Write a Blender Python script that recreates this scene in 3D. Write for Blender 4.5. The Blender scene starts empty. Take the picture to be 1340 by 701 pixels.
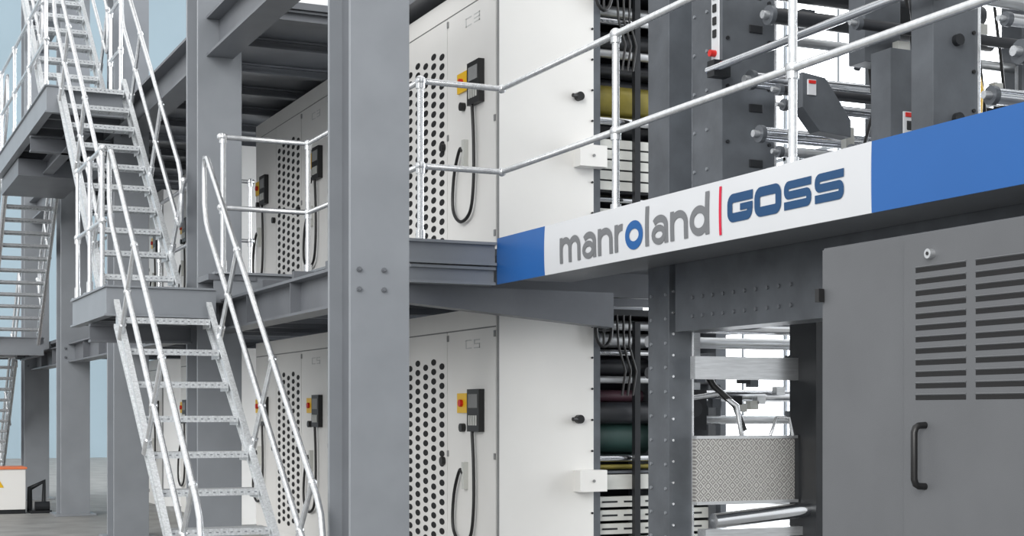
import bpy, math, random
from mathutils import Vector, Matrix
random.seed(7)
ZC=1.45            # eye height above floor (m)
def Z(h): return h+ZC
sc=bpy.context.scene
try: sc.view_settings.view_transform='Standard'
except Exception: pass

# ---------------------------------------------------------------- materials
def srgb(c):
    c=c.lstrip('#'); v=[int(c[i:i+2],16)/255 for i in (0,2,4)]
    return tuple((x/12.92 if x<=.04045 else ((x+.055)/1.055)**2.4) for x in v)+(1,)
MATS={}
def mat(name,col,rough=.5,metal=0,var=.08,scale=6,bump=.0,bscale=40,spec=.5,emit=0,stretch=None):
    m=bpy.data.materials.new(name); m.use_nodes=True
    nt=m.node_tree; N=nt.nodes; L=nt.links; b=N['Principled BSDF']
    c=srgb(col)
    b.inputs['Roughness'].default_value=rough; b.inputs['Metallic'].default_value=metal
    b.inputs['Specular IOR Level'].default_value=spec
    tc=N.new('ShaderNodeTexCoord'); mp=N.new('ShaderNodeMapping')
    L.new(tc.outputs['Object'],mp.inputs['Vector'])
    if stretch: mp.inputs['Scale'].default_value=stretch
    no=N.new('ShaderNodeTexNoise'); no.inputs['Scale'].default_value=scale; no.inputs['Detail'].default_value=5
    L.new(mp.outputs[0],no.inputs['Vector'])
    r=N.new('ShaderNodeValToRGB')
    r.color_ramp.elements[0].position=.3; r.color_ramp.elements[1].position=.7
    r.color_ramp.elements[0].color=tuple(x*(1-var) for x in c[:3])+(1,)
    r.color_ramp.elements[1].color=tuple(min(1,x*(1+var)) for x in c[:3])+(1,)
    L.new(no.outputs['Fac'],r.inputs['Fac']); L.new(r.outputs['Color'],b.inputs['Base Color'])
    if bump:
        n2=N.new('ShaderNodeTexNoise'); n2.inputs['Scale'].default_value=bscale; n2.inputs['Detail'].default_value=3
        L.new(mp.outputs[0],n2.inputs['Vector'])
        bp=N.new('ShaderNodeBump'); bp.inputs['Strength'].default_value=bump; bp.inputs['Distance'].default_value=.01
        L.new(n2.outputs['Fac'],bp.inputs['Height']); L.new(bp.outputs[0],b.inputs['Normal'])
    if emit:
        b.inputs['Emission Color'].default_value=c; b.inputs['Emission Strength'].default_value=emit
    MATS[name]=m; return m
steel =mat('painted_steel_grey','#868a8f',.36,.2,.06,3,.05,30)
steelD=mat('painted_steel_dark','#676a6f',.40,.15,.10,3,.05,30)
press =mat('press_frame_grey','#595d62',.35,.25,.18,5,.05,40)
pressD=mat('press_dark','#242629',.4,.3,.2,6)
galv  =mat('galvanised_tube','#dcdee0',.27,.82,.10,25,.05,80)
galvT =mat('galvanised_grating','#d3d6d8',.38,.65,.2,60,.3,120)
white =mat('cabinet_white','#dddcd9',.42,0,.03,1.5)
whiteD=mat('cabinet_seam','#7f8080',.6)
labelM=mat('stencil_grey','#c2c3c2',.6)
cab   =mat('enclosure_dark_grey','#5f6164',.48,0,.05,3,.1,300)
cabS  =mat('slot_black','#141416',.7)
black =mat('black_plastic','#151516',.4)
blue  =mat('banner_blue','#1a5a9f',.4,0,.03,2)
bwhite=mat('banner_white','#cdcfd2',.4,0,.02,2)
tgrey =mat('letter_grey','#6f7174',.5,0,.02)
tblue =mat('letter_blue','#10416b',.5,0,.02)
tring =mat('letter_bright_blue','#195795',.5,0,.02)
tred  =mat('letter_red','#c9143a',.5,0,.02)
chrome=mat('chrome_roller','#dfe1e4',.16,1,.05,4)
chromeR=mat('brushed_steel','#c9cbcd',.3,.8,.12,8,.05,60,stretch=(1,12,12))
gold  =mat('brass_roller','#7d7334',.35,.3,.25,6)
green =mat('green_blanket','#2b4541',.5,0,.1)
pink  =mat('ink_roller_magenta','#523841',.35,0,.15)
rubber=mat('rubber_roller','#26282c',.4)
grill =mat('louvre_light_grey','#c3c4bf',.45,.1,.08)
# diamond plate: thin raised bars alternating direction in a checker layout (object space)
tread=bpy.data.materials.new('checker_plate'); tread.use_nodes=True
_n=tread.node_tree; _b=_n.nodes['Principled BSDF']; _b.inputs['Metallic'].default_value=.6; _b.inputs['Roughness'].default_value=.33
_t=_n.nodes.new('ShaderNodeTexCoord')
def _wave(rot):
    m=_n.nodes.new('ShaderNodeMapping'); m.inputs['Rotation'].default_value=(0,math.radians(rot),0)
    w=_n.nodes.new('ShaderNodeTexWave'); w.wave_type='BANDS'; w.bands_direction='X'; w.inputs['Scale'].default_value=19; w.inputs['Distortion'].default_value=0
    _n.links.new(_t.outputs['Object'],m.inputs[0]); _n.links.new(m.outputs[0],w.inputs['Vector']); return w
_ma=_n.nodes.new('ShaderNodeMapping'); _ma.inputs['Location'].default_value=(0,.37,0); _ma.inputs['Scale'].default_value=(1,0,1)
_ck=_n.nodes.new('ShaderNodeTexChecker'); _ck.inputs['Scale'].default_value=32; _ck.inputs['Color1'].default_value=(1,1,1,1); _ck.inputs['Color2'].default_value=(0,0,0,1)
_n.links.new(_t.outputs['Object'],_ma.inputs[0]); _n.links.new(_ma.outputs[0],_ck.inputs['Vector'])
_w1=_wave(45); _w2=_wave(-45)
_mi=_n.nodes.new('ShaderNodeMix'); _mi.data_type='FLOAT'
_n.links.new(_ck.outputs['Fac'],_mi.inputs[0]); _n.links.new(_w1.outputs['Fac'],_mi.inputs[2]); _n.links.new(_w2.outputs['Fac'],_mi.inputs[3])
_r=_n.nodes.new('ShaderNodeValToRGB'); _r.color_ramp.elements[0].position=.35; _r.color_ramp.elements[0].color=(.30,.29,.28,1); _r.color_ramp.elements[1].position=.9; _r.color_ramp.elements[1].color=(.62,.61,.58,1)
_p=_n.nodes.new('ShaderNodeBump'); _p.inputs['Strength'].default_value=.5; _p.inputs['Distance'].default_value=.003
_n.links.new(_mi.outputs[0],_r.inputs[0]); _n.links.new(_r.outputs[0],_b.inputs['Base Color']); _n.links.new(_mi.outputs[0],_p.inputs['Height']); _n.links.new(_p.outputs[0],_b.inputs['Normal'])
red   =mat('switch_red','#c5231c',.4)
yel   =mat('switch_yellow','#e0b31c',.4)
orange=mat('orange_paint','#d8764a',.5)
concrete=mat('concrete_floor','#878785',.5,0,.25,2.2,.1,20)
wallb =mat('wall_pale_blue','#94a7b2',.8,0,.05,.3)
wallw =mat('wall_offwhite','#dcdee0',.8,0,.04,.5)
glass =mat('daylight_glazing','#f6faff',.3,0,.01,emit=6.0)
frameM=mat('window_frame','#8b9095',.5)

# ---------------------------------------------------------------- mesh builder
class B:
    def __init__(s,name): s.n=name; s.v=[]; s.f=[]; s.m=[]; s.sm=[]; s.mats=[]
    def mi(s,m):
        if m not in s.mats: s.mats.append(m)
        return s.mats.index(m)
    def add(s,vs,fs,m,smooth=False):
        o=len(s.v); s.v+= [tuple(v) for v in vs]; k=s.mi(m)
        for f in fs:
            s.f.append(tuple(i+o for i in f)); s.m.append(k); s.sm.append(smooth)
    def box(s,x0,x1,y0,y1,z0,z1,m):
        if x0>x1:x0,x1=x1,x0
        if y0>y1:y0,y1=y1,y0
        if z0>z1:z0,z1=z1,z0
        v=[(x0,y0,z0),(x1,y0,z0),(x1,y1,z0),(x0,y1,z0),(x0,y0,z1),(x1,y0,z1),(x1,y1,z1),(x0,y1,z1)]
        s.add(v,[(3,2,1,0),(4,5,6,7),(0,1,5,4),(1,2,6,5),(2,3,7,6),(3,0,4,7)],m)
    def prism(s,poly,axis,a0,a1,m):
        n=len(poly)
        def P(a,p):
            return (a,p[0],p[1]) if axis=='x' else ((p[0],a,p[1]) if axis=='y' else (p[0],p[1],a))
        v=[P(a0,p) for p in poly]+[P(a1,p) for p in poly]
        s.add(v,[tuple(range(n))[::-1],tuple(range(n,2*n))]+[(i,(i+1)%n,(i+1)%n+n,i+n) for i in range(n)],m)
    def tube(s,pts,r,m,seg=12,caps=True):
        pts=[Vector(p) for p in pts]; n=len(pts)
        T=[]
        for i in range(n):
            a=(pts[i]-pts[i-1]).normalized() if i>0 else None
            b=(pts[i+1]-pts[i]).normalized() if i<n-1 else None
            t=(a+b).normalized() if (a and b) else (a or b); T.append(t)
        up=Vector((0,0,1)) if abs(T[0].z)<.9 else Vector((1,0,0))
        u=T[0].cross(up).normalized()
        vs=[]
        for i in range(n):
            u=(u-T[i]*u.dot(T[i])).normalized(); w=T[i].cross(u)
            for j in range(seg):
                a=2*math.pi*j/seg; vs.append(pts[i]+(u*math.cos(a)+w*math.sin(a))*r)
        fs=[]
        for i in range(n-1):
            for j in range(seg):
                fs.append((i*seg+j,i*seg+(j+1)%seg,(i+1)*seg+(j+1)%seg,(i+1)*seg+j))
        s.add(vs,fs,m,True)
        if caps:
            s.add(vs[:seg],[tuple(range(seg))[::-1]],m); s.add(vs[-seg:],[tuple(range(seg))],m)
    def ball(s,p,r,m,seg=12,rings=7):
        vs=[];fs=[]
        for i in range(rings+1):
            t=math.pi*i/rings
            for j in range(seg):
                a=2*math.pi*j/seg; vs.append((p[0]+r*math.sin(t)*math.cos(a),p[1]+r*math.sin(t)*math.sin(a),p[2]+r*math.cos(t)))
        for i in range(rings):
            for j in range(seg): fs.append((i*seg+j,(i+1)*seg+j,(i+1)*seg+(j+1)%seg,i*seg+(j+1)%seg))
        s.add(vs,fs,m,True)
    def ibeam_y(s,xc,y0,y1,z0,z1,w,m,tf=.02,tw=.014):
        s.box(xc-w/2,xc+w/2,y0,y1,z0,z0+tf,m); s.box(xc-w/2,xc+w/2,y0,y1,z1-tf,z1,m); s.box(xc-tw/2,xc+tw/2,y0,y1,z0+tf,z1-tf,m)
    def ibeam_x(s,yc,x0,x1,z0,z1,w,m,tf=.02,tw=.014):
        s.box(x0,x1,yc-w/2,yc+w/2,z0,z0+tf,m); s.box(x0,x1,yc-w/2,yc+w/2,z1-tf,z1,m); s.box(x0,x1,yc-tw/2,yc+tw/2,z0+tf,z1-tf,m)
    def done(s,bevel=0,parent=None):
        me=bpy.data.meshes.new(s.n); me.from_pydata(s.v,[],s.f); 
        for m in s.mats: me.materials.append(m)
        for i,p in enumerate(me.polygons): p.material_index=s.m[i]; p.use_smooth=s.sm[i]
        me.update(); o=bpy.data.objects.new(s.n,me); sc.collection.objects.link(o)
        if bevel:
            md=o.modifiers.new('bevel','BEVEL'); md.width=bevel; md.segments=2; md.limit_method='ANGLE'; md.angle_limit=math.radians(50)
        if parent: o.parent=parent
        return o

# ---------------------------------------------------------------- room shell
b=B('floor'); b.box(-8,14.2,-4,50.2,-.2,0,concrete); b.done()
b=B('wall_back'); b.box(-8,14,50,50.2,0,16,wallb); b.done()
b=B('wall_right'); b.box(14,14.2,-4,50.2,0,14,wallw); b.done()
for i,(ya,yb) in enumerate([(5,9.8),(10,14.8),(15,19.8),(20,24.8)]):
    b=B('window_%d'%(i+1))
    b.box(13.96,13.995,ya,yb,.2,8.2,glass)
    for k in range(5):
        y=ya+(yb-ya)*k/4; b.box(13.92,13.96,y-.03,y+.03,.1,8.3,frameM)
    for z in (.15,2.8,5.5,8.25): b.box(13.92,13.96,ya-.05,yb+.05,z-.03,z+.03,frameM)
    b.done()

# ---------------------------------------------------------------- steel columns
def column(y0,h1=9.5,bolts=True):
    b=B('steel_column'); x0,x1=3.0,3.4; y1=y0+.46
    b.box(x0,x1,y0,y0+.028,0,h1,steel); b.box(x0,x1,y1-.028,y1,0,h1,steel)
    b.box(x0+.09,x1-.09,y0+.028,y1-.028,0,h1,steelD)  # web uses the darker steel colour to paint in shade inside the recess
    b.box(x0-.08,x1+.08,y0-.08,y1+.08,0,.03,steel)
    for hx in (3.06,3.225):
        for h in (.906,.781):
            b.tube([(hx,y0,Z(h)),(hx,y0-.014,Z(h))],.017,steelD,8)
            b.tube([(hx,y0-.014,Z(h)),(hx,y0-.024,Z(h))],.010,steelD,8)
    b.done(.004)
CY=[9.02,13.28,17.54,21.8,26.06]
for y in CY: column(y)
for i in range(4):
    b=B('steel_girder'); b.ibeam_y(3.2,CY[i]+.465,CY[i+1]-.005,Z(.71),Z(.98),.2,steelD)
    for t in (.33,.66):
        y=CY[i]+.46+(3.8)*t; b.box(3.11,3.29,y,y+.012,Z(.73),Z(.96),steelD)
    b.done()
    b=B('steel_girder'); b.ibeam_y(3.2,CY[i]+.465,CY[i+1]-.005,Z(3.17),Z(3.53),.24,steelD,.025)
    b.done()
    b=B('steel_girder'); b.ibeam_y(3.2,CY[i]+.465,CY[i+1]-.005,Z(6.0),Z(6.4),.24,steelD,.025)
    b.done()

# ---------------------------------------------------------------- decks
DK=1.2
b=B('walkway_deck')
def slab(x0,x1,y0,y1,h,t=.05): b.box(x0,x1,y0,y1,Z(h-t),Z(h),steelD)
slab(4.47,5.04,1.5,10.0,DK); slab(3.82,4.75,10.05,12.88,DK); slab(4.75,7.3,10.05,28,DK); slab(3.42,4.75,12.88,28,DK)
slab(3.0,3.42,12.86,13.27,DK)
def chan_x(y,x0,x1,h0,h1):
    b.box(x0,x1,y,y+.10,Z(h1-.02),Z(h1),steel); b.box(x0,x1,y,y+.10,Z(h0),Z(h0+.02),steel); b.box(x0,x1,y+.035,y+.05,Z(h0+.02),Z(h1-.02),steel)
def chan_y(x,y0,y1,h0,h1):
    b.box(x,x+.10,y0,y1,Z(h1-.02),Z(h1),steel); b.box(x,x+.10,y0,y1,Z(h0),Z(h0+.02),steel); b.box(x+.035,x+.05,y0,y1,Z(h0+.02),Z(h1-.02),steel)
chan_x(10.0,3.78,4.44,.93,1.06); chan_x(9.98,3.76,4.44,1.07,1.24)
chan_y(3.78,10.1,12.83,.95,1.22); chan_x(12.84,3.05,3.85,.95,1.22)
for y in [10.9+.9*i for i in range(19)]: b.box(3.45,7.2,y,y+.06,Z(.95),Z(1.15),steelD)
for y in [2+.8*i for i in range(10)]: b.box(4.5,5.0,y,y+.06,Z(1.0),Z(1.15),steelD)
b.prism([(3.42,Z(.93)),(3.42,Z(.84)),(5.55,Z(.66)),(5.55,Z(.93))],'y',10.25,10.40,steelD)
b.box(5.06,5.28,2.0,8.5,Z(.53),Z(1.12),press)
b.box(4.5,5.04,1.5,9.98,Z(.97),Z(.99),steelD)
for i in range(10):
    for hz in (.62,.74): b.tube([(5.06,7.2+i*.12,Z(hz)),(5.05,7.2+i*.12,Z(hz))],.012,steelD,8)
b.done()
b=B('upper_deck')
b.box(3.42,7.3,12.9,28,Z(3.58),Z(3.64),steelD)
for y in [12.9+1.07*i for i in range(14)]: b.ibeam_x(y+.08,3.54,7.3,Z(3.48),Z(3.575),.1,steelD)
b.box(3.42,3.52,12.9,28,Z(3.5),Z(3.72),steelD)
b.box(4.62,7.3,11.1,12.89,Z(3.55),Z(3.85),steelD)  # added dark slab, stands in for a ceiling and covers bright background
b.done()

# ---------------------------------------------------------------- banner
H0,H1=.935,1.27
def bx(h,bul): 
    c=(H0+H1)/2; return 4.45-bul*(1-((h-c)/((H1-H0)/2))**2)
def curved(bd,y0,y1,bul,m,n=10):
    vs=[];fs=[]
    for i in range(n+1):
        h=H0+(H1-H0)*i/n
        vs+=[(bx(h,bul),y0,Z(h)),(bx(h,bul),y1,Z(h))]
    for i in range(n): fs.append((2*i,2*i+1,2*i+3,2*i+2))
    bd.add(vs,fs,m,True)
    for y in (y0,y1):
        bd.add([(bx(H0+(H1-H0)*i/n,bul),y,Z(H0+(H1-H0)*i/n)) for i in range(n+1)],[tuple(range(n+1))],m)
    bd.box(4.451,4.461,y0,y1,Z(H0),Z(H1),m)
b=B('company_banner')
SB=.006
curved(b,9.198,10.0,.002,blue); curved(b,5.69,9.198,SB,bwhite); curved(b,1.5,5.69,.002,blue)
def ribbon(pts,w,m,y0,h0,closed=False,off=.004):
    P=[]; n=len(pts)
    rng=range(n if closed else n-1)
    for i in rng:
        a=Vector(pts[i]); c=Vector(pts[(i+1)%n]); L=(c-a).length; k=max(1,int(L/.015))
        for j in range(k): P.append(a+(c-a)*j/k)
    if not closed: P.append(Vector(pts[-1]))
    N=len(P); vs=[];fs=[]
    for i in range(N):
        if closed: p,q=P[i-1],P[(i+1)%N]
        else: p,q=P[max(0,i-1)],P[min(N-1,i+1)]
        d1=(P[i]-p); d2=(q-P[i])
        if d1.length<1e-9:d1=d2
        if d2.length<1e-9:d2=d1
        d1=d1.normalized(); d2=d2.normalized(); t=(d1+d2).normalized(); c=max(.6,t.dot(d2))
        nn=Vector((-t.y,t.x))*(w/2/c)
        for s in (1,0,-1):
            u,v=P[i]+nn*s; vs.append((bx(h0+v,SB)-off,y0-u,Z(h0+v)))
    for i in range(N if closed else N-1):
        j=(i+1)%N
        fs+=[(3*i,3*i+1,3*j+1,3*j),(3*i+1,3*i+2,3*j+2,3*j+1)]
    b.add(vs,fs,m)
def arc(cx,cy,rx,ry,a0,a1,n=12):
    return [(cx+rx*math.cos(math.radians(a0+(a1-a0)*i/n)),cy+ry*math.sin(math.radians(a0+(a1-a0)*i/n))) for i in range(n+1)]
S=.043; XH=.170; AS=.238
def stem(u,top,y0,h0): ribbon([(u,0),(u,top)],S,tgrey,y0,h0)
def arch(u0,u1,y0,h0):
    c=(u0+u1)/2; ry=.055
    ribbon(arc(c,XH-S/2-ry,(u1-u0)/2,ry,180,0)+[(u1,0)],S,tgrey,y0,h0)
y=8.955; hb=.990; g=.026
stem(S/2,XH,y,hb); arch(S/2,.15,y,hb); arch(.15,.30-S/2,y,hb); y-=.30+g
def la(y,w=.19):
    ribbon(arc(w/2,XH-S/2-.045,w/2-S/2,.045,150,0)+[(w-S/2,0)],S,tgrey,y,hb)
    ribbon(arc(w*.45,.055,w*.45-S/2,.055-S/2+.006,0,360,20)[:-1],S*.85,tgrey,y,hb,True,.005)
def ln(y,w=.195): stem(S/2,XH,y,hb); arch(S/2,w-S/2,y,hb)
la(y); y-=.19+g
ln(y); y-=.195+g
stem(S/2,XH,y,hb); ribbon(arc(.09,XH-S/2-.055,.09-S/2,.055,180,80),S,tgrey,y,hb); y-=.12+g*.6
ribbon(arc(.11,XH/2,.11-.026,XH/2-.022,0,360,32)[:-1],.05,tring,y,hb,True); y-=.22+g
stem(S/2,AS,y,hb); y-=.05+g
la(y); y-=.19+g
ln(y); y-=.195+g
w=.2; ribbon(arc(w/2-.005,XH/2,w/2-S/2,XH/2-S/2,0,360,28)[:-1],S,tgrey,y,hb,True); stem(w-S/2,AS,y,hb)
ribbon([(0,0),(0,.266)],.024,tred,6.985,.970)
def goss(letter,y,w=.248,h=.160,s=.056):
    hh=1.022
    a=s/2; t=h-s/2; R=w-s/2; mid=h/2
    r=.03
    TL=arc(a+r,t-r,r,r,90,180,5); BL=arc(a+r,a+r,r,r,180,270,5); BR=arc(R-r,a+r,r,r,270,360,5); TR=arc(R-r,t-r,r,r,0,90,5)
    s2=.036
    if letter=='O': ribbon(TL+BL+BR+TR,s*.92,tblue,y,hh,True)
    if letter=='G': ribbon([(w,t)]+TL+BL+BR+[(R,mid+.005)],s*.88,tblue,y,hh); ribbon([(w*.52,mid-.002),(w,mid-.002)],s2,tblue,y,hh,False,.005)
    if letter=='S':
        r2=.02
        ribbon([(w-.008,t)]+arc(a+r2,t-r2,r2,r2,90,180,4)+arc(a+r2,mid+r2,r2,r2,180,270,4)+arc(R-r2,mid-r2,r2,r2,90,0,4)+arc(R-r2,a+r2,r2,r2,0,-90,4)+[(.008,a)],.041,tblue,y,hh)
yy=6.915
for ch in 'GOSS': goss(ch,yy); yy-=.248+.014
b.done()

# ---------------------------------------------------------------- guard rails
R=.020
def guard(pts,name='guard_rail',posts=None,base=DK,hs=(1.18,.57),r=R,foot=True):
    b=B(name)
    for h in hs:
        b.tube([(x,y,Z(base+h)) for x,y in pts],r,galv)
        for x,y in pts: b.ball((x,y,Z(base+h)),r*1.5,galv)
    for x,y in (posts or pts):
        b.tube([(x,y,Z(base)),(x,y,Z(base+hs[0]))],r*1.05,galv)
        for h in hs:
            b.ball((x,y,Z(base+h)),r*1.75,galv); b.tube([(x,y,Z(base+h-.055)),(x,y,Z(base+h+.02))],r*1.5,galv)
        if foot: b.tube([(x,y,Z(base)),(x,y,Z(base+.11))],r*1.5,galv); b.box(x-.05,x+.05,y-.05,y+.05,Z(base),Z(base+.012),galv)
    return b.done()
guard([(4.52,1.9),(4.52,10.07),(3.88,10.07),(3.88,12.83),(3.10,12.83)],r=.023,posts=[(4.52,2.55),(4.52,4.44),(4.52,6.42),(4.52,8.32),(3.88,10.07),(3.88,12.83),(3.12,12.83)])
guard([(3.47,15.2),(4.0,15.2)],posts=[(3.98,15.2),(3.5,15.2)])
guard([(3.47,15.4),(3.47,17.3)])
guard([(3.47,18.1),(3.47,21.6)])

# ---------------------------------------------------------------- stairs
def stairs(x0,x1,y0,h0,n,run,rise,d,rail=(1.1,.52),ext=.2,topext=.3,td=.24):
    b=B('metal_staircase')
    for i in range(n):
        y=y0+d*i*run; z=Z(h0+i*rise)
        ya,yb=sorted((y,y+d*td))
        b.box(x0,x1,ya,yb,z-.012,z,galvT)
        b.box(x0,x1,y-.006,y+.006,z-.046,z+.002,galvT)
        yk=y+d*td; b.box(x0,x1,yk-.005,yk+.005,z-.035,z-.001,galv)
        for k in range(6):
            xx=x0+(x1-x0)*(k+.5)/6; b.box(xx-.003,xx+.003,ya+.01,yb-.01,z-.03,z-.012,galvT)
        for k in range(14):
            xx=x0+(x1-x0)*(k+.5)/14; b.box(xx-.009,xx+.009,y-.0075,y+.007,z-.026,z-.018,steel)
        for xs in (x0+.0,x1-.006): b.box(xs,xs+.006,ya,yb,z-.07,z-.013,galvT)
    sl=rise/run
    ya=y0-d*.12; yb=y0+d*((n-1)*run+td*.6); 
    za=h0+sl*(-.12); zb=h0+sl*((n-1)*run+td*.6)
    c=lambda z: max(0.002,z)
    for xs in (x0-.045,x1):
        b.prism([(ya,c(Z(za-.20))),(ya,Z(za+.03)),(yb,Z(zb+.03)),(yb,Z(zb-.20))],'x',xs+.016,xs+.028,galv)
        for (o0,o1) in ((.0,.03),(-.20,-.17)):
            b.prism([(ya,c(Z(za+o0))),(ya,c(Z(za+o1)+.01)),(yb,Z(zb+o1)),(yb,Z(zb+o0))],'x',xs,xs+.045,galvT)
    L=math.hypot(1,sl); ny,nz=-d*sl/L,1/L
    for xs in (x0-.04,x1+.04):
        def pt(s,o): return (xs,y0+d*s,Z(h0+sl*s+o))
        s0=-ext; s1=(n-1)*run+topext
        top,mid=rail
        path=[pt(s0+.06,mid)]+[pt(s0-.02,mid+.02),pt(s0-.09,mid+.12),pt(s0-.10,top-.18),pt(s0-.05,top-.04),pt(s0+.04,top)]
        path+=[pt(s1-.04,top),pt(s1+.04,top-.05),pt(s1+.07,top-.16),pt(s1+.06,mid+.12),pt(s1,mid+.02),pt(s1-.08,mid),pt(s0+.06,mid)]
        b.tube(path,R*1.08,galv)
        for f in (.10,.5,.92):
            s=.06+((n-1)*run)*f
            p0=Vector(pt(s,-.06))
            p1=p0+Vector((0,ny,nz))*((top+.06)*nz)
            pm=p0+Vector((0,ny,nz))*((mid+.06)*nz)
            b.tube([p0,p1],R,galv); b.ball(p1,R*1.6,galv); b.ball(pm,R*1.6,galv)
            b.tube([p0,p0+Vector((0,ny,nz))*.14],R*1.5,galv)
    return b.done()
stairs(2.17,2.88,9.84,-1.344,9,.305,.264,1,rail=(1.13,.55),ext=.42,topext=.32)
stairs(2.25,2.88,13.71,1.24,10,.277,.242,1,rail=(1.05,.5),ext=.05)
stairs(2.25,2.88,17.6,3.66,14,.277,.242,1,rail=(1.05,.5),ext=.05)
stairs(2.25,2.88,23.4,1.26,13,.165,.160,-1,rail=(1.05,.5),ext=.02,td=.15)
stairs(2.0,2.7,27.0,-1.3,14,.17,.17,-1,rail=(1.0,.5),ext=.02,td=.15)

def landing(x0,x1,y0,y1,h,t=.2,name='stair_landing'):
    b=B(name)
    b.box(x0+.03,x1-.03,y0+.03,y1-.03,Z(h-.025),Z(h+.01),galvT)
    b.box(x0,x1,y0,y0+.028,Z(h-t),Z(h+.015),steel); b.box(x0,x1,y1-.028,y1,Z(h-t),Z(h+.015),steel)
    b.box(x0,x0+.028,y0+.029,y1-.029,Z(h-t),Z(h+.015),steel); b.box(x1-.028,x1,y0+.029,y1-.029,Z(h-t),Z(h+.015),steel)
    for (zz) in (h-t-.018,h+.016):
        b.box(x0-.02,x1+.0,y0-.02,y0+.06,Z(zz),Z(zz+.016),steel); b.box(x0-.02,x0+.06,y0+.061,y1,Z(zz),Z(zz+.016),steel)
        b.box(x1-.06,x1+.0,y0+.061,y1,Z(zz),Z(zz+.016),steel)
    k=int((y1-y0)/.6)
    for i in range(k): 
        yy=y0+(y1-y0)*(i+1)/(k+1); b.box(x0+.03,x1-.03,yy,yy+.05,Z(h-t+.02),Z(h-.03),steelD)
    b.done()
landing(2.08,2.98,12.5,14.35,1.01,.20)
landing(2.10,2.98,16.3,21.2,3.40,.24)
landing(1.2,2.98,23.45,26.0,1.1,.22)
guard([(2.12,12.9),(2.12,14.3)],base=1.045,posts=[(2.12,12.95),(2.12,13.6),(2.12,14.3)])
guard([(2.14,16.6),(2.14,21.15)],base=3.435,posts=[(2.14,16.65),(2.14,18.1),(2.14,19.6),(2.14,21.1)],hs=(1.1,.55))
guard([(2.94,16.75),(2.94,17.4)],base=3.435,hs=(1.1,.55))
guard([(1.25,23.5),(2.15,23.5)],base=1.135,hs=(1.1,.55))
b=B('landing_support_beam')
b.ibeam_y(2.5,16.35,21.1,Z(2.95),Z(3.13),.12,steelD)
b.box(2.15,2.95,19.3,21.2,Z(2.92),Z(3.13),steelD)
b.ibeam_x(17.7,2.1,2.99,Z(2.95),Z(3.13),.12,steelD)
b.ibeam_x(13.5,2.1,2.99,Z(.62),Z(.78),.12,steelD)
b.done()

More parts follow.
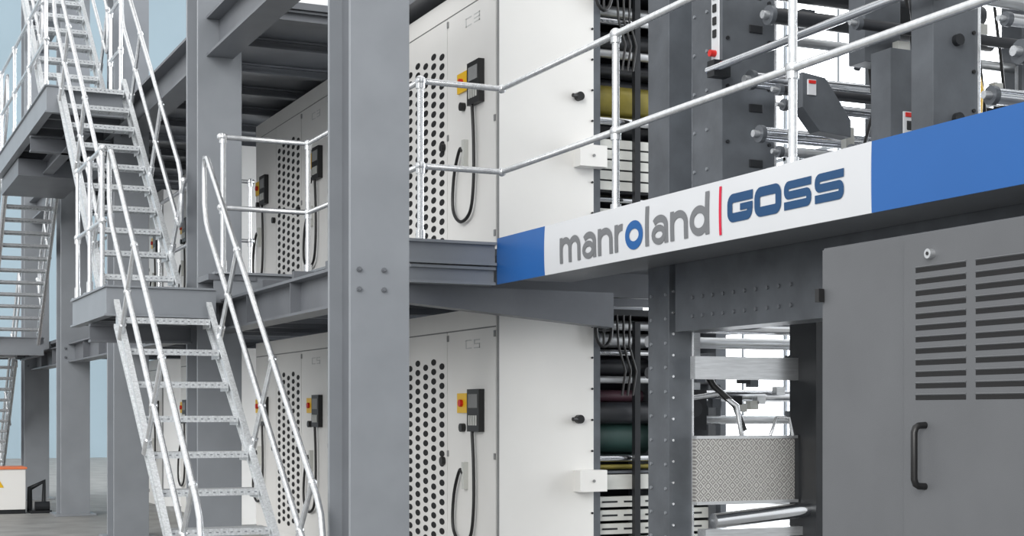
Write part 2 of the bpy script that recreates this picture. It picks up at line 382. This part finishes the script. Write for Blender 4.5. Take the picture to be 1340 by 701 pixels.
# ---------------------------------------------------------------- press units
def holes(b,X,yc0,yc1,h0,h1):
    ny=5; dy=(yc1-yc0)/(ny-1); nz=int((h1-h0)/.082)
    for i in range(ny):
        for j in range(nz):
            hh=h0+j*.082+(.041 if i%2 else 0)
            yy=yc0+i*dy; n=12
            ry=.060; rz=.028
            vs=[(X,yy+ry*math.cos(2*math.pi*k/n),Z(hh)+rz*math.sin(2*math.pi*k/n)) for k in range(n)]
            b.add(vs,[tuple(range(n))],cabS)
def unit(y0,num):
    b=B('printing_press_unit'); X0,X1,L=4.75,6.85,2.93
    for lv,(ha,hb) in enumerate(((-1.45,.84),(1.205,3.47))):
        b.box(X0+.012,5.60,y0+.012,y0+L,Z(ha),Z(hb),white)
        ed=[0.0,1.02,2.02,2.93]
        top=hb-.17; bot=ha+.10
        for i in range(3):
            b.box(X0,X0+.012,y0+ed[i]+.006,y0+ed[i+1]-.006,Z(bot),Z(top),white)
            b.box(X0+.008,X0+.0125,y0+ed[i]-.006,y0+ed[i]+.006,Z(bot),Z(top),whiteD)
        b.box(X0,X0+.012,y0+.006,y0+L,Z(top+.012),Z(hb),white)
        b.box(X0+.006,X0+.0125,y0,y0+L,Z(top),Z(top+.012),whiteD)
        b.box(X0,5.60,y0,y0+.012,Z(ha),Z(hb),white)
        b.box(X0+.002,X0+.02,y0-.003,y0+.0,Z(ha),Z(hb),whiteD)
        b.box(5.60,5.66,y0+.0,y0+.10,Z(ha),Z(hb+.01),press)
        for k in range(9):
            hz=ha+.15+k*(hb-ha-.3)/8; b.tube([(5.585,y0,Z(hz)),(5.585,y0-.012,Z(hz))],.009,black,8)
        holes(b,X0-.0015,y0+1.14,y0+1.9,(.52 if lv==0 else 3.14)-22*.082*.98,(.55 if lv==0 else 3.17))
        off=0 if lv else -2.62
        segs={'C':'afed','3':'abgcd','5':'afgcd'}
        hN=3.14+off; 
        for q,chh in enumerate('C3' if lv else 'C5'):
            yb=y0+.62-.17*q; cw=.12; chh_h=.072; t=.009
            P={'a':(0,cw,chh_h-t,chh_h),'g':(0,cw,chh_h/2-t/2,chh_h/2+t/2),'d':(0,cw,0,t),'f':(0,t*2,chh_h/2,chh_h),'e':(0,t*2,0,chh_h/2),'b':(cw-t*2,cw,chh_h/2,chh_h),'c':(cw-t*2,cw,0,chh_h/2)}
            for sg in segs[chh]:
                u0,u1,v0,v1=P[sg]; b.box(X0-.0015,X0,yb-u0,yb-u1,Z(hN+v0),Z(hN+v1),labelM)
        for bo in (.24,2.36):
            b.box(X0-.05,X0,y0+bo,y0+bo+.24,Z(2.47+off),Z(2.81+off),black)
            b.box(X0-.053,X0-.05,y0+bo+.03,y0+bo+.21,Z(2.66+off),Z(2.77+off),whiteD)
            for q in range(4): b.box(X0-.056,X0-.05,y0+bo+.04+.045*q,y0+bo+.065+.045*q,Z(2.52+off),Z(2.6+off),grill)
            ys=y0+bo+.33
            b.box(X0-.02,X0,ys-.01,ys+.19,Z(2.62+off),Z(2.78+off),yel)
            b.tube([(X0-.02,ys+.09,Z(2.70+off)),(X0-.045,ys+.09,Z(2.70+off))],.030,red)
            b.tube([(X0,ys+.08,Z(2.50+off)),(X0-.04,ys+.08,Z(2.50+off))],.035,black)
            b.box(X0-.04,X0,ys-.0,ys+.05,Z(2.0+off),Z(2.22+off),grill)
            pts=[]
            A=[(ys-.16,2.47),(ys-.19,2.2),(ys-.19,1.85),(ys-.12,1.62),(ys+.08,1.56),(ys+.24,1.68),(ys+.22,1.95),(ys+.10,2.15),(ys+.03,2.12)]
            for i in range(len(A)-1):
                p0=A[max(0,i-1)];p1=A[i];p2=A[i+1];p3=A[min(len(A)-1,i+2)]
                for s in range(6):
                    t=s/6
                    f=lambda a,b_,c,d:.5*((2*b_)+(-a+c)*t+(2*a-5*b_+4*c-d)*t*t+(-a+3*b_-3*c+d)*t**3)
                    pts.append((X0-.035,f(p0[0],p1[0],p2[0],p3[0]),Z(f(p0[1],p1[1],p2[1],p3[1])+off)))
            b.tube(pts,.014,black,8)
        for e in (1.02,2.02):
            b.tube([(X0,y0+e+.07,Z((ha+hb)/2-.1)),(X0-.035,y0+e+.07,Z((ha+hb)/2-.1))],.035,black)
        for e in (.03,1.0):
            for hz in (top-.05,(top+bot)/2,bot+.1): b.box(X0-.008,X0,y0+e-.015,y0+e+.015,Z(hz-.025),Z(hz+.025),whiteD)
        hk=2.52 if lv else -.05
        b.tube([(5.46,y0,Z(hk)),(5.46,y0-.05,Z(hk))],.035,black); b.tube([(5.46,y0-.03,Z(hk)),(5.39,y0-.045,Z(hk))],.016,black,8)
        hj=2.04 if lv else -.54
        b.box(5.42,5.66,y0-.12,y0-.0,Z(hj-.085),Z(hj+.085),white)
        b.tube([(5.54,y0-.13,Z(hj)),(5.54,y0-.12,Z(hj))],.012,whiteD,8)
        b.box(6.75,6.85,y0,y0+1.3,Z(ha),Z(hb),press)
        b.box(5.66,6.75,y0+1.2,y0+1.25,Z(ha),Z(hb),pressD)
        b.box(5.60,6.75,y0+.02,y0+L,Z(hb-.05),Z(hb-.001),pressD)
        if ha<0: b.box(5.60,6.75,y0+.02,y0+L,0,.1,pressD)
        def rol(dy,h,r,m,x0=5.66,x1=6.75,seg=20): b.tube([(x0,y0+dy,Z(h)),(x1,y0+dy,Z(h))],r,m,seg)
        if lv:
            rol(.3,3.32,.05,chromeR);rol(.15,3.2,.03,chrome);rol(.35,3.08,.08,rubber);rol(.15,2.93,.035,chromeR);rol(.4,2.85,.06,rubber)
            rol(.25,2.56,.13,gold);rol(.5,2.72,.10,rubber);rol(.15,2.38,.04,chrome);rol(.4,2.36,.07,rubber)
            for k in range(5):
                h=2.22-k*.085; b.box(5.66,6.74,y0+.08,y0+.14,Z(h-.07),Z(h),grill); b.box(5.66,6.74,y0+.10,y0+.16,Z(h-.085),Z(h-.07),pressD)
            rol(.2,1.75,.035,chrome)
            for k in range(6):
                h=1.66-k*.07; b.box(5.66,6.74,y0+.1,y0+.16,Z(h-.05),Z(h),grill)
        else:
            rol(.2,.72,.04,chromeR);rol(.3,.60,.06,chromeR);rol(.15,.49,.025,chrome);rol(.3,.38,.07,rubber);rol(.12,.27,.03,chromeR)
            rol(.3,.14,.05,pink,5.66,6.2);rol(.2,.0,.09,rubber);rol(.35,-.2,.14,green,5.66,6.25);rol(.12,-.37,.03,chrome);rol(.12,-.44,.02,gold,5.66,6.2)
            b.box(6.25,6.33,y0+.1,y0+.6,Z(-1.3),Z(.5),press)
            b.box(5.66,6.74,y0+.06,y0+.2,Z(-.62),Z(-.50),grill)
            b.box(5.66,6.74,y0+.06,y0+.2,Z(-.49),Z(-.47),press)
            for k in range(6):
                h=-.68-k*.11; b.box(5.66,6.74,y0+.08,y0+.14,Z(h-.085),Z(h),grill)
                for q in range(5): b.box(5.72+.2*q,5.86+.2*q,y0+.076,y0+.08,Z(h-.05),Z(h-.035),pressD)
        hz=3.35 if lv else .66
        c=[(5.66+.07*math.cos(a*math.pi/8),y0-.06,Z(hz)+.13*math.sin(a*math.pi/8)) for a in range(17)]
        b.tube(c,.016,black,8,False)
        b.tube([(5.66,y0-.06,Z(hz+.12)),(5.66,y0-.06,Z(hz-.12))],.01,black,8); b.tube([(5.59,y0-.06,Z(hz)),(5.73,y0-.06,Z(hz))],.01,black,8)
        b.tube([(5.66,y0,Z(hz)),(5.66,y0-.07,Z(hz))],.02,black,8)
        for q in range(3):
            b.tube([(5.80+.06*q,y0-.02,Z(hb-.05)),(5.81+.05*q,y0-.03,Z(hb-.3)),(5.88+.05*q,y0-.02,Z(hb-.5)),(5.86+.05*q,y0,Z(hb-.7))],.010,black,8)
        b.box(5.98,6.03,y0+.0,y0+.05,Z(ha+.1),Z(hb-.1),pressD)
    b.done()
for i in range(4): unit(10.68+4.26*i,i)

# ---------------------------------------------------------------- press side frames (reel side)
def bolts_col(b,X,ys,h0,h1,step,m=steel):
    h=h0
    while h<h1:
        for y in ys: b.tube([(X,y,Z(h)),(X-.01,y,Z(h))],.011,m,8)
        h+=step
b=B('press_support_column')
b.box(5.05,5.23,8.566,8.84,0,Z(5),press); bolts_col(b,5.05,(8.60,8.79),-1.3,.9,.16)
for k in range(16): b.tube([(5.08,8.566,Z(-1.3+.14*k)),(5.08,8.556,Z(-1.3+.14*k))],.009,galv,8)
b.box(5.22,5.235,8.55,8.566,0,Z(1.0),galv)
b.done(.004)
b=B('press_side_frame')
b.box(5.1,5.5,8.0,8.36,Z(1.2),Z(5),press)
b.box(5.12,5.2,7.985,8.0,Z(2.9),Z(3.0),black)
b.box(5.09,5.1,8.02,8.11,Z(2.2),Z(2.72),bwhite)
b.tube([(5.09,8.065,Z(2.26)),(5.05,8.065,Z(2.26))],.022,red)
for k in range(4): b.box(5.08,5.09,8.045,8.085,Z(2.36+.08*k),Z(2.41+.08*k),black)
b.box(5.085,5.1,8.02,8.11,Z(2.62),Z(2.72),yel); b.tube([(5.085,8.065,Z(2.67)),(5.05,8.065,Z(2.67))],.03,red)
bolts_col(b,5.1,(8.17,8.32),1.3,3,.25)
b.box(5.49,5.505,7.99,8.0,Z(1.2),Z(3.4),galv)
for h in (1.55,1.9,2.4): b.box(5.3,5.4,7.99,8.0,Z(h),Z(h+.05),pressD)
for h in (1.35,1.7,2.05,2.35,2.6): 
    for x in (5.14,5.45): b.tube([(x,8.0,Z(h)),(x,7.99,Z(h))],.012,pressD,8)
b.done(.004)
b=B('press_side_frame')
b.box(5.1,5.40,6.03,6.2,Z(1.2),Z(5),press)
for h in (1.5,1.9,2.3): b.tube([(5.25,6.03,Z(h)),(5.25,6.0,Z(h))],.03,pressD)
b.box(5.385,5.402,6.02,6.03,Z(1.2),Z(3),galv)
for h in (1.35,1.55,1.75,1.95): b.tube([(5.36,6.03,Z(h)),(5.36,6.02,Z(h))],.01,black,8)
b.done(.004)
b=B('press_side_frame')
b.box(5.25,5.5,6.55,6.72,Z(1.2),Z(1.98),press)
b.box(5.33,5.43,6.54,6.55,Z(1.52),Z(1.64),bwhite); b.box(5.34,5.42,6.535,6.54,Z(1.61),Z(1.635),red); b.box(5.35,5.38,6.535,6.54,Z(1.54),Z(1.59),black)
b.box(5.35,5.6,6.9,7.05,Z(1.99),Z(2.6),press)
b.prism([(5.08,Z(1.95)),(5.24,Z(1.93)),(5.42,Z(1.70)),(5.42,Z(1.60)),(5.2,Z(1.62)),(5.08,Z(1.75))],'y',7.12,7.22,press)
b.box(5.11,5.17,7.11,7.12,Z(1.82),Z(1.91),bwhite); b.box(5.115,5.165,7.105,7.11,Z(1.885),Z(1.905),red)
b.done(.004)
b=B('press_roller_stack')
def rx(y,h,r,m,x0=5.2,x1=6.9):
    b.tube([(x0,y,Z(h)),(x1,y,Z(h))],r,m,20)
    b.tube([(x0-.03,y,Z(h)),(x0,y,Z(h))],r*1.2,press,14)
    b.tube([(x0-.07,y,Z(h)),(x0-.03,y,Z(h))],r*.5,chromeR,10)
data=[(7.6,1.42,.05,chrome),(7.5,1.56,.03,chromeR),(7.7,1.70,.045,chrome),(7.45,1.83,.03,chrome),(7.5,1.93,.03,rubber),(7.8,2.05,.05,chrome),(7.4,2.2,.03,chromeR),(7.6,2.4,.05,rubber),(7.7,2.6,.07,rubber),(7.3,2.75,.04,chrome),
 (6.8,1.45,.035,chrome),(6.75,2.15,.03,rubber),(6.6,2.35,.05,chromeR),(6.8,2.55,.05,rubber),
 (5.7,1.55,.04,chrome),(5.5,1.72,.05,chrome),(5.6,1.9,.03,chromeR),(5.3,1.62,.05,chromeR),(5.2,1.85,.035,chrome),(5.4,2.05,.06,pressD),(5.0,1.5,.06,chrome),(5.7,2.3,.05,chrome)]
for y_,h_,r_,m_ in data: rx(y_,h_,r_,m_)
b.tube([(5.0,5.9,Z(2.13)),(5.0,8.0,Z(2.13))],.025,chrome); b.box(4.98,5.1,7.9,7.98,Z(2.08),Z(2.18),pressD); b.box(4.98,5.1,5.93,6.0,Z(2.08),Z(2.18),pressD)
b.box(6.9,7.05,4.6,5.4,Z(1.2),Z(4.5),press); b.box(6.9,7.05,7.3,7.5,Z(1.2),Z(4.5),press); b.box(6.9,7.05,8.5,8.9,0,Z(4.5),press)
b.box(6.95,7.0,5.4,7.3,Z(1.55),Z(1.75),press); b.box(6.95,7.0,5.4,7.3,Z(2.3),Z(2.42),pressD); b.box(6.95,7.0,5.4,8.5,Z(2.95),Z(3.2),press)
for yk in (5.8,6.3,6.8): b.box(6.93,7.0,yk,yk+.06,Z(1.2),Z(3.2),press)
b.box(5.6,6.9,7.9,8.0,Z(1.6),Z(1.68),press); b.box(5.7,6.1,7.0,7.1,Z(1.7),Z(2.0),press)
b.tube([(6.16,6.9,Z(1.6)),(6.18,6.9,Z(1.9)),(6.14,6.92,Z(2.1))],.025,yel,10)
b.box(5.29,7.05,4.5,8.5,Z(1.08),Z(1.15),steelD)
for k in range(44):
    x=5.4+random.random()*1.4; yk=6.7+random.random()*1.1; h=1.3+random.random()*1.5
    b.box(x,x+.05+.1*random.random(),yk,yk+.05,Z(h),Z(h+.04+.12*random.random()),random.choice([press,pressD,pressD,chromeR,grill]))
for k in range(7):
    x=5.5+.17*k; b.tube([(x,7.2,Z(2.8)),(x+.05,7.15,Z(2.2)),(x+.15,7.2,Z(1.8)),(x+.12,7.3,Z(1.5))],.010,black,8)
for k in range(4):
    x=5.55+.35*k; b.box(x,x+.03,7.0,7.03,Z(1.2),Z(3.0),random.choice([press,chromeR]))
for (x,yk,h,dx,dh) in ((5.6,7.3,2.05,.25,.6),(5.9,6.9,1.3,.2,.5),(6.3,7.2,1.9,-.2,.6)):
    b.tube([(x,yk,Z(h)),(x+dx,yk,Z(h+dh))],.022,press,8)
b.done()
b=B('press_infeed_section')
b.box(5.15,6.3,8.40,8.46,Z(.22),Z(.37),chromeR)
b.box(5.155,5.93,8.40,8.44,Z(-.58),Z(-.17),tread)
b.box(5.155,5.95,8.39,8.45,Z(-.17),Z(-.15),chromeR); b.box(5.155,5.95,8.385,8.45,Z(-.60),Z(-.58),chromeR)
b.tube([(5.23,8.3,Z(-.70)),(6.3,8.3,Z(-.62))],.05,chrome,20)
b.box(5.2,6.3,8.35,8.45,Z(-.82),Z(-.76),chromeR)
for k,(yk,h,r,m) in enumerate([(8.9,.6,.05,chrome),(9.2,.5,.04,chromeR),(9.0,.12,.04,chrome),(9.1,-.05,.03,chromeR),(8.9,-.9,.05,chrome),(9.2,.28,.04,rubber),(9.2,-1.1,.05,chromeR)]):
    b.tube([(5.25,yk,Z(h)),(6.8,yk,Z(h))],r,m,20)
b.box(5.96,6.2,8.2,8.5,0,Z(1.05),pressD)
b.box(5.5,5.56,9.0,9.06,Z(-.1),Z(.9),chromeR); b.box(5.75,5.79,9.1,9.2,0,Z(.2),press)
b.tube([(5.4,8.7,Z(.30)),(5.45,8.65,Z(.18)),(5.6,8.62,Z(.05)),(5.66,8.6,Z(-.12))],.022,black,10)
b.tube([(5.3,8.7,Z(.1)),(5.5,8.65,Z(.13)),(5.60,8.6,Z(.05)),(5.64,8.6,Z(-.15))],.018,galv,10)
b.tube([(5.7,8.35,Z(-.15)),(5.75,8.35,Z(-.03)),(5.85,8.35,Z(-.03)),(5.88,8.35,Z(-.15))],.012,galv,8)
b.box(5.3,5.55,8.9,8.98,Z(-.12),Z(.16),pressD); b.tube([(5.42,8.9,Z(.03)),(5.42,8.84,Z(.03))],.06,rubber)
for k in range(14):
    x=5.3+random.random()*1.2; h=-.1+random.random()*.5
    b.box(x,x+.07,8.9,8.96,Z(h),Z(h+.06),random.choice([press,pressD,grill,chromeR]))
b.done()

# ---------------------------------------------------------------- dark grey enclosure
b=B('control_cabinet')
XF=4.1; ZT=Z(.745)
b.box(XF+.02,4.42,2.6,5.61,.0,ZT,cab)
b.box(XF+.005,XF+.02,5.03,5.60,.06,ZT-.01,cab)
b.box(XF-.02,XF+.02,3.83,5.005,.06,ZT-.012,cab)
b.box(XF-.02,XF+.02,2.62,3.82,.06,ZT-.012,cab)
b.box(XF+.002,XF+.018,5.005,5.03,.06,ZT-.02,cabS)
def slot(ya,yb,h): b.box(XF-.0215,XF-.0195,ya,yb,Z(h),Z(h+.018),cabS); b.prism([(XF-.02,Z(h+.018)),(XF-.026,Z(h+.022)),(XF-.02,Z(h+.028))],'y',ya,yb,cab)
for j in range(12):
    h=.575-j*.0475
    slot(4.63,4.93,h); slot(4.22,4.575,h)
b.tube([(XF-.02,4.83,Z(.645)),(XF-.045,4.83,Z(.645))],.02,chromeR,16); b.tube([(XF-.045,4.83,Z(.645)),(XF-.047,4.83,Z(.645))],.008,black,8)
hp=[(XF-.02,-.05),(XF-.055,-.052),(XF-.07,-.06),(XF-.078,-.08),(XF-.078,-.27),(XF-.07,-.29),(XF-.055,-.298),(XF-.02,-.30)]
b.tube([(p[0],4.87,Z(p[1])) for p in hp],.014,black,12)
b.box(XF-.03,XF-.0,5.58,5.61,Z(.5),Z(.56),black)
b.done(.004)

# ---------------------------------------------------------------- small junction box in far aisle
b=B('electrical_box')
b.box(1.6,2.62,22.6,23.2,.06,.64,white); b.box(1.58,2.64,22.58,23.22,.64,.67,orange); b.box(1.6,2.62,22.62,23.2,0,.06,pressD)
b.add([(2.15,22.595,.38),(2.32,22.595,.38),(2.235,22.595,.53)],[(0,1,2)],yel)
b.box(2.0,2.01,22.59,22.6,.1,.6,whiteD)
b.done(.005)
b=B('pipe_assembly')
b.tube([(2.7,22.8,.02),(2.7,22.8,.35),(2.9,22.8,.45),(2.9,22.8,.04)],.04,pressD); b.tube([(2.75,22.6,.1),(2.95,22.6,.1)],.07,pressD); b.box(2.68,2.98,22.55,22.95,0,.04,pressD)
b.done()

# ---------------------------------------------------------------- light
w=bpy.data.worlds.new('world'); sc.world=w; w.use_nodes=True
nt=w.node_tree; bg=nt.nodes['Background']; tc=nt.nodes.new('ShaderNodeTexCoord'); sx=nt.nodes.new('ShaderNodeSeparateXYZ'); cr=nt.nodes.new('ShaderNodeValToRGB')
nt.links.new(tc.outputs['Generated'],sx.inputs[0]); nt.links.new(sx.outputs['Z'],cr.inputs[0]); nt.links.new(cr.outputs[0],bg.inputs[0])
cr.color_ramp.elements[0].position=0; cr.color_ramp.elements[0].color=(.62,.64,.66,1); cr.color_ramp.elements[1].position=.7; cr.color_ramp.elements[1].color=(1,1,1,1)
bg.inputs[1].default_value=1.35
def sun(name,d,e,ang,col=(1,1,1)):
    l=bpy.data.lights.new(name,'SUN'); l.energy=e; l.angle=math.radians(ang); l.color=col
    o=bpy.data.objects.new(name,l); sc.collection.objects.link(o); o.rotation_euler=Vector(d).to_track_quat('-Z','Y').to_euler(); o.location=(0,0,12)
sun('hall_sunlight',(1.1,1.0,-.55),2.5,35,(1,.99,.97))

# ---------------------------------------------------------------- camera
cam=bpy.data.cameras.new('camera'); co=bpy.data.objects.new('camera',cam); sc.collection.objects.link(co)
cam.sensor_width=36; cam.lens=1965/1340*36; cam.shift_y=189.5/1340; cam.clip_end=200
co.location=(0,0,ZC); co.rotation_euler=(math.radians(90),0,-math.radians(24.56))
sc.camera=co
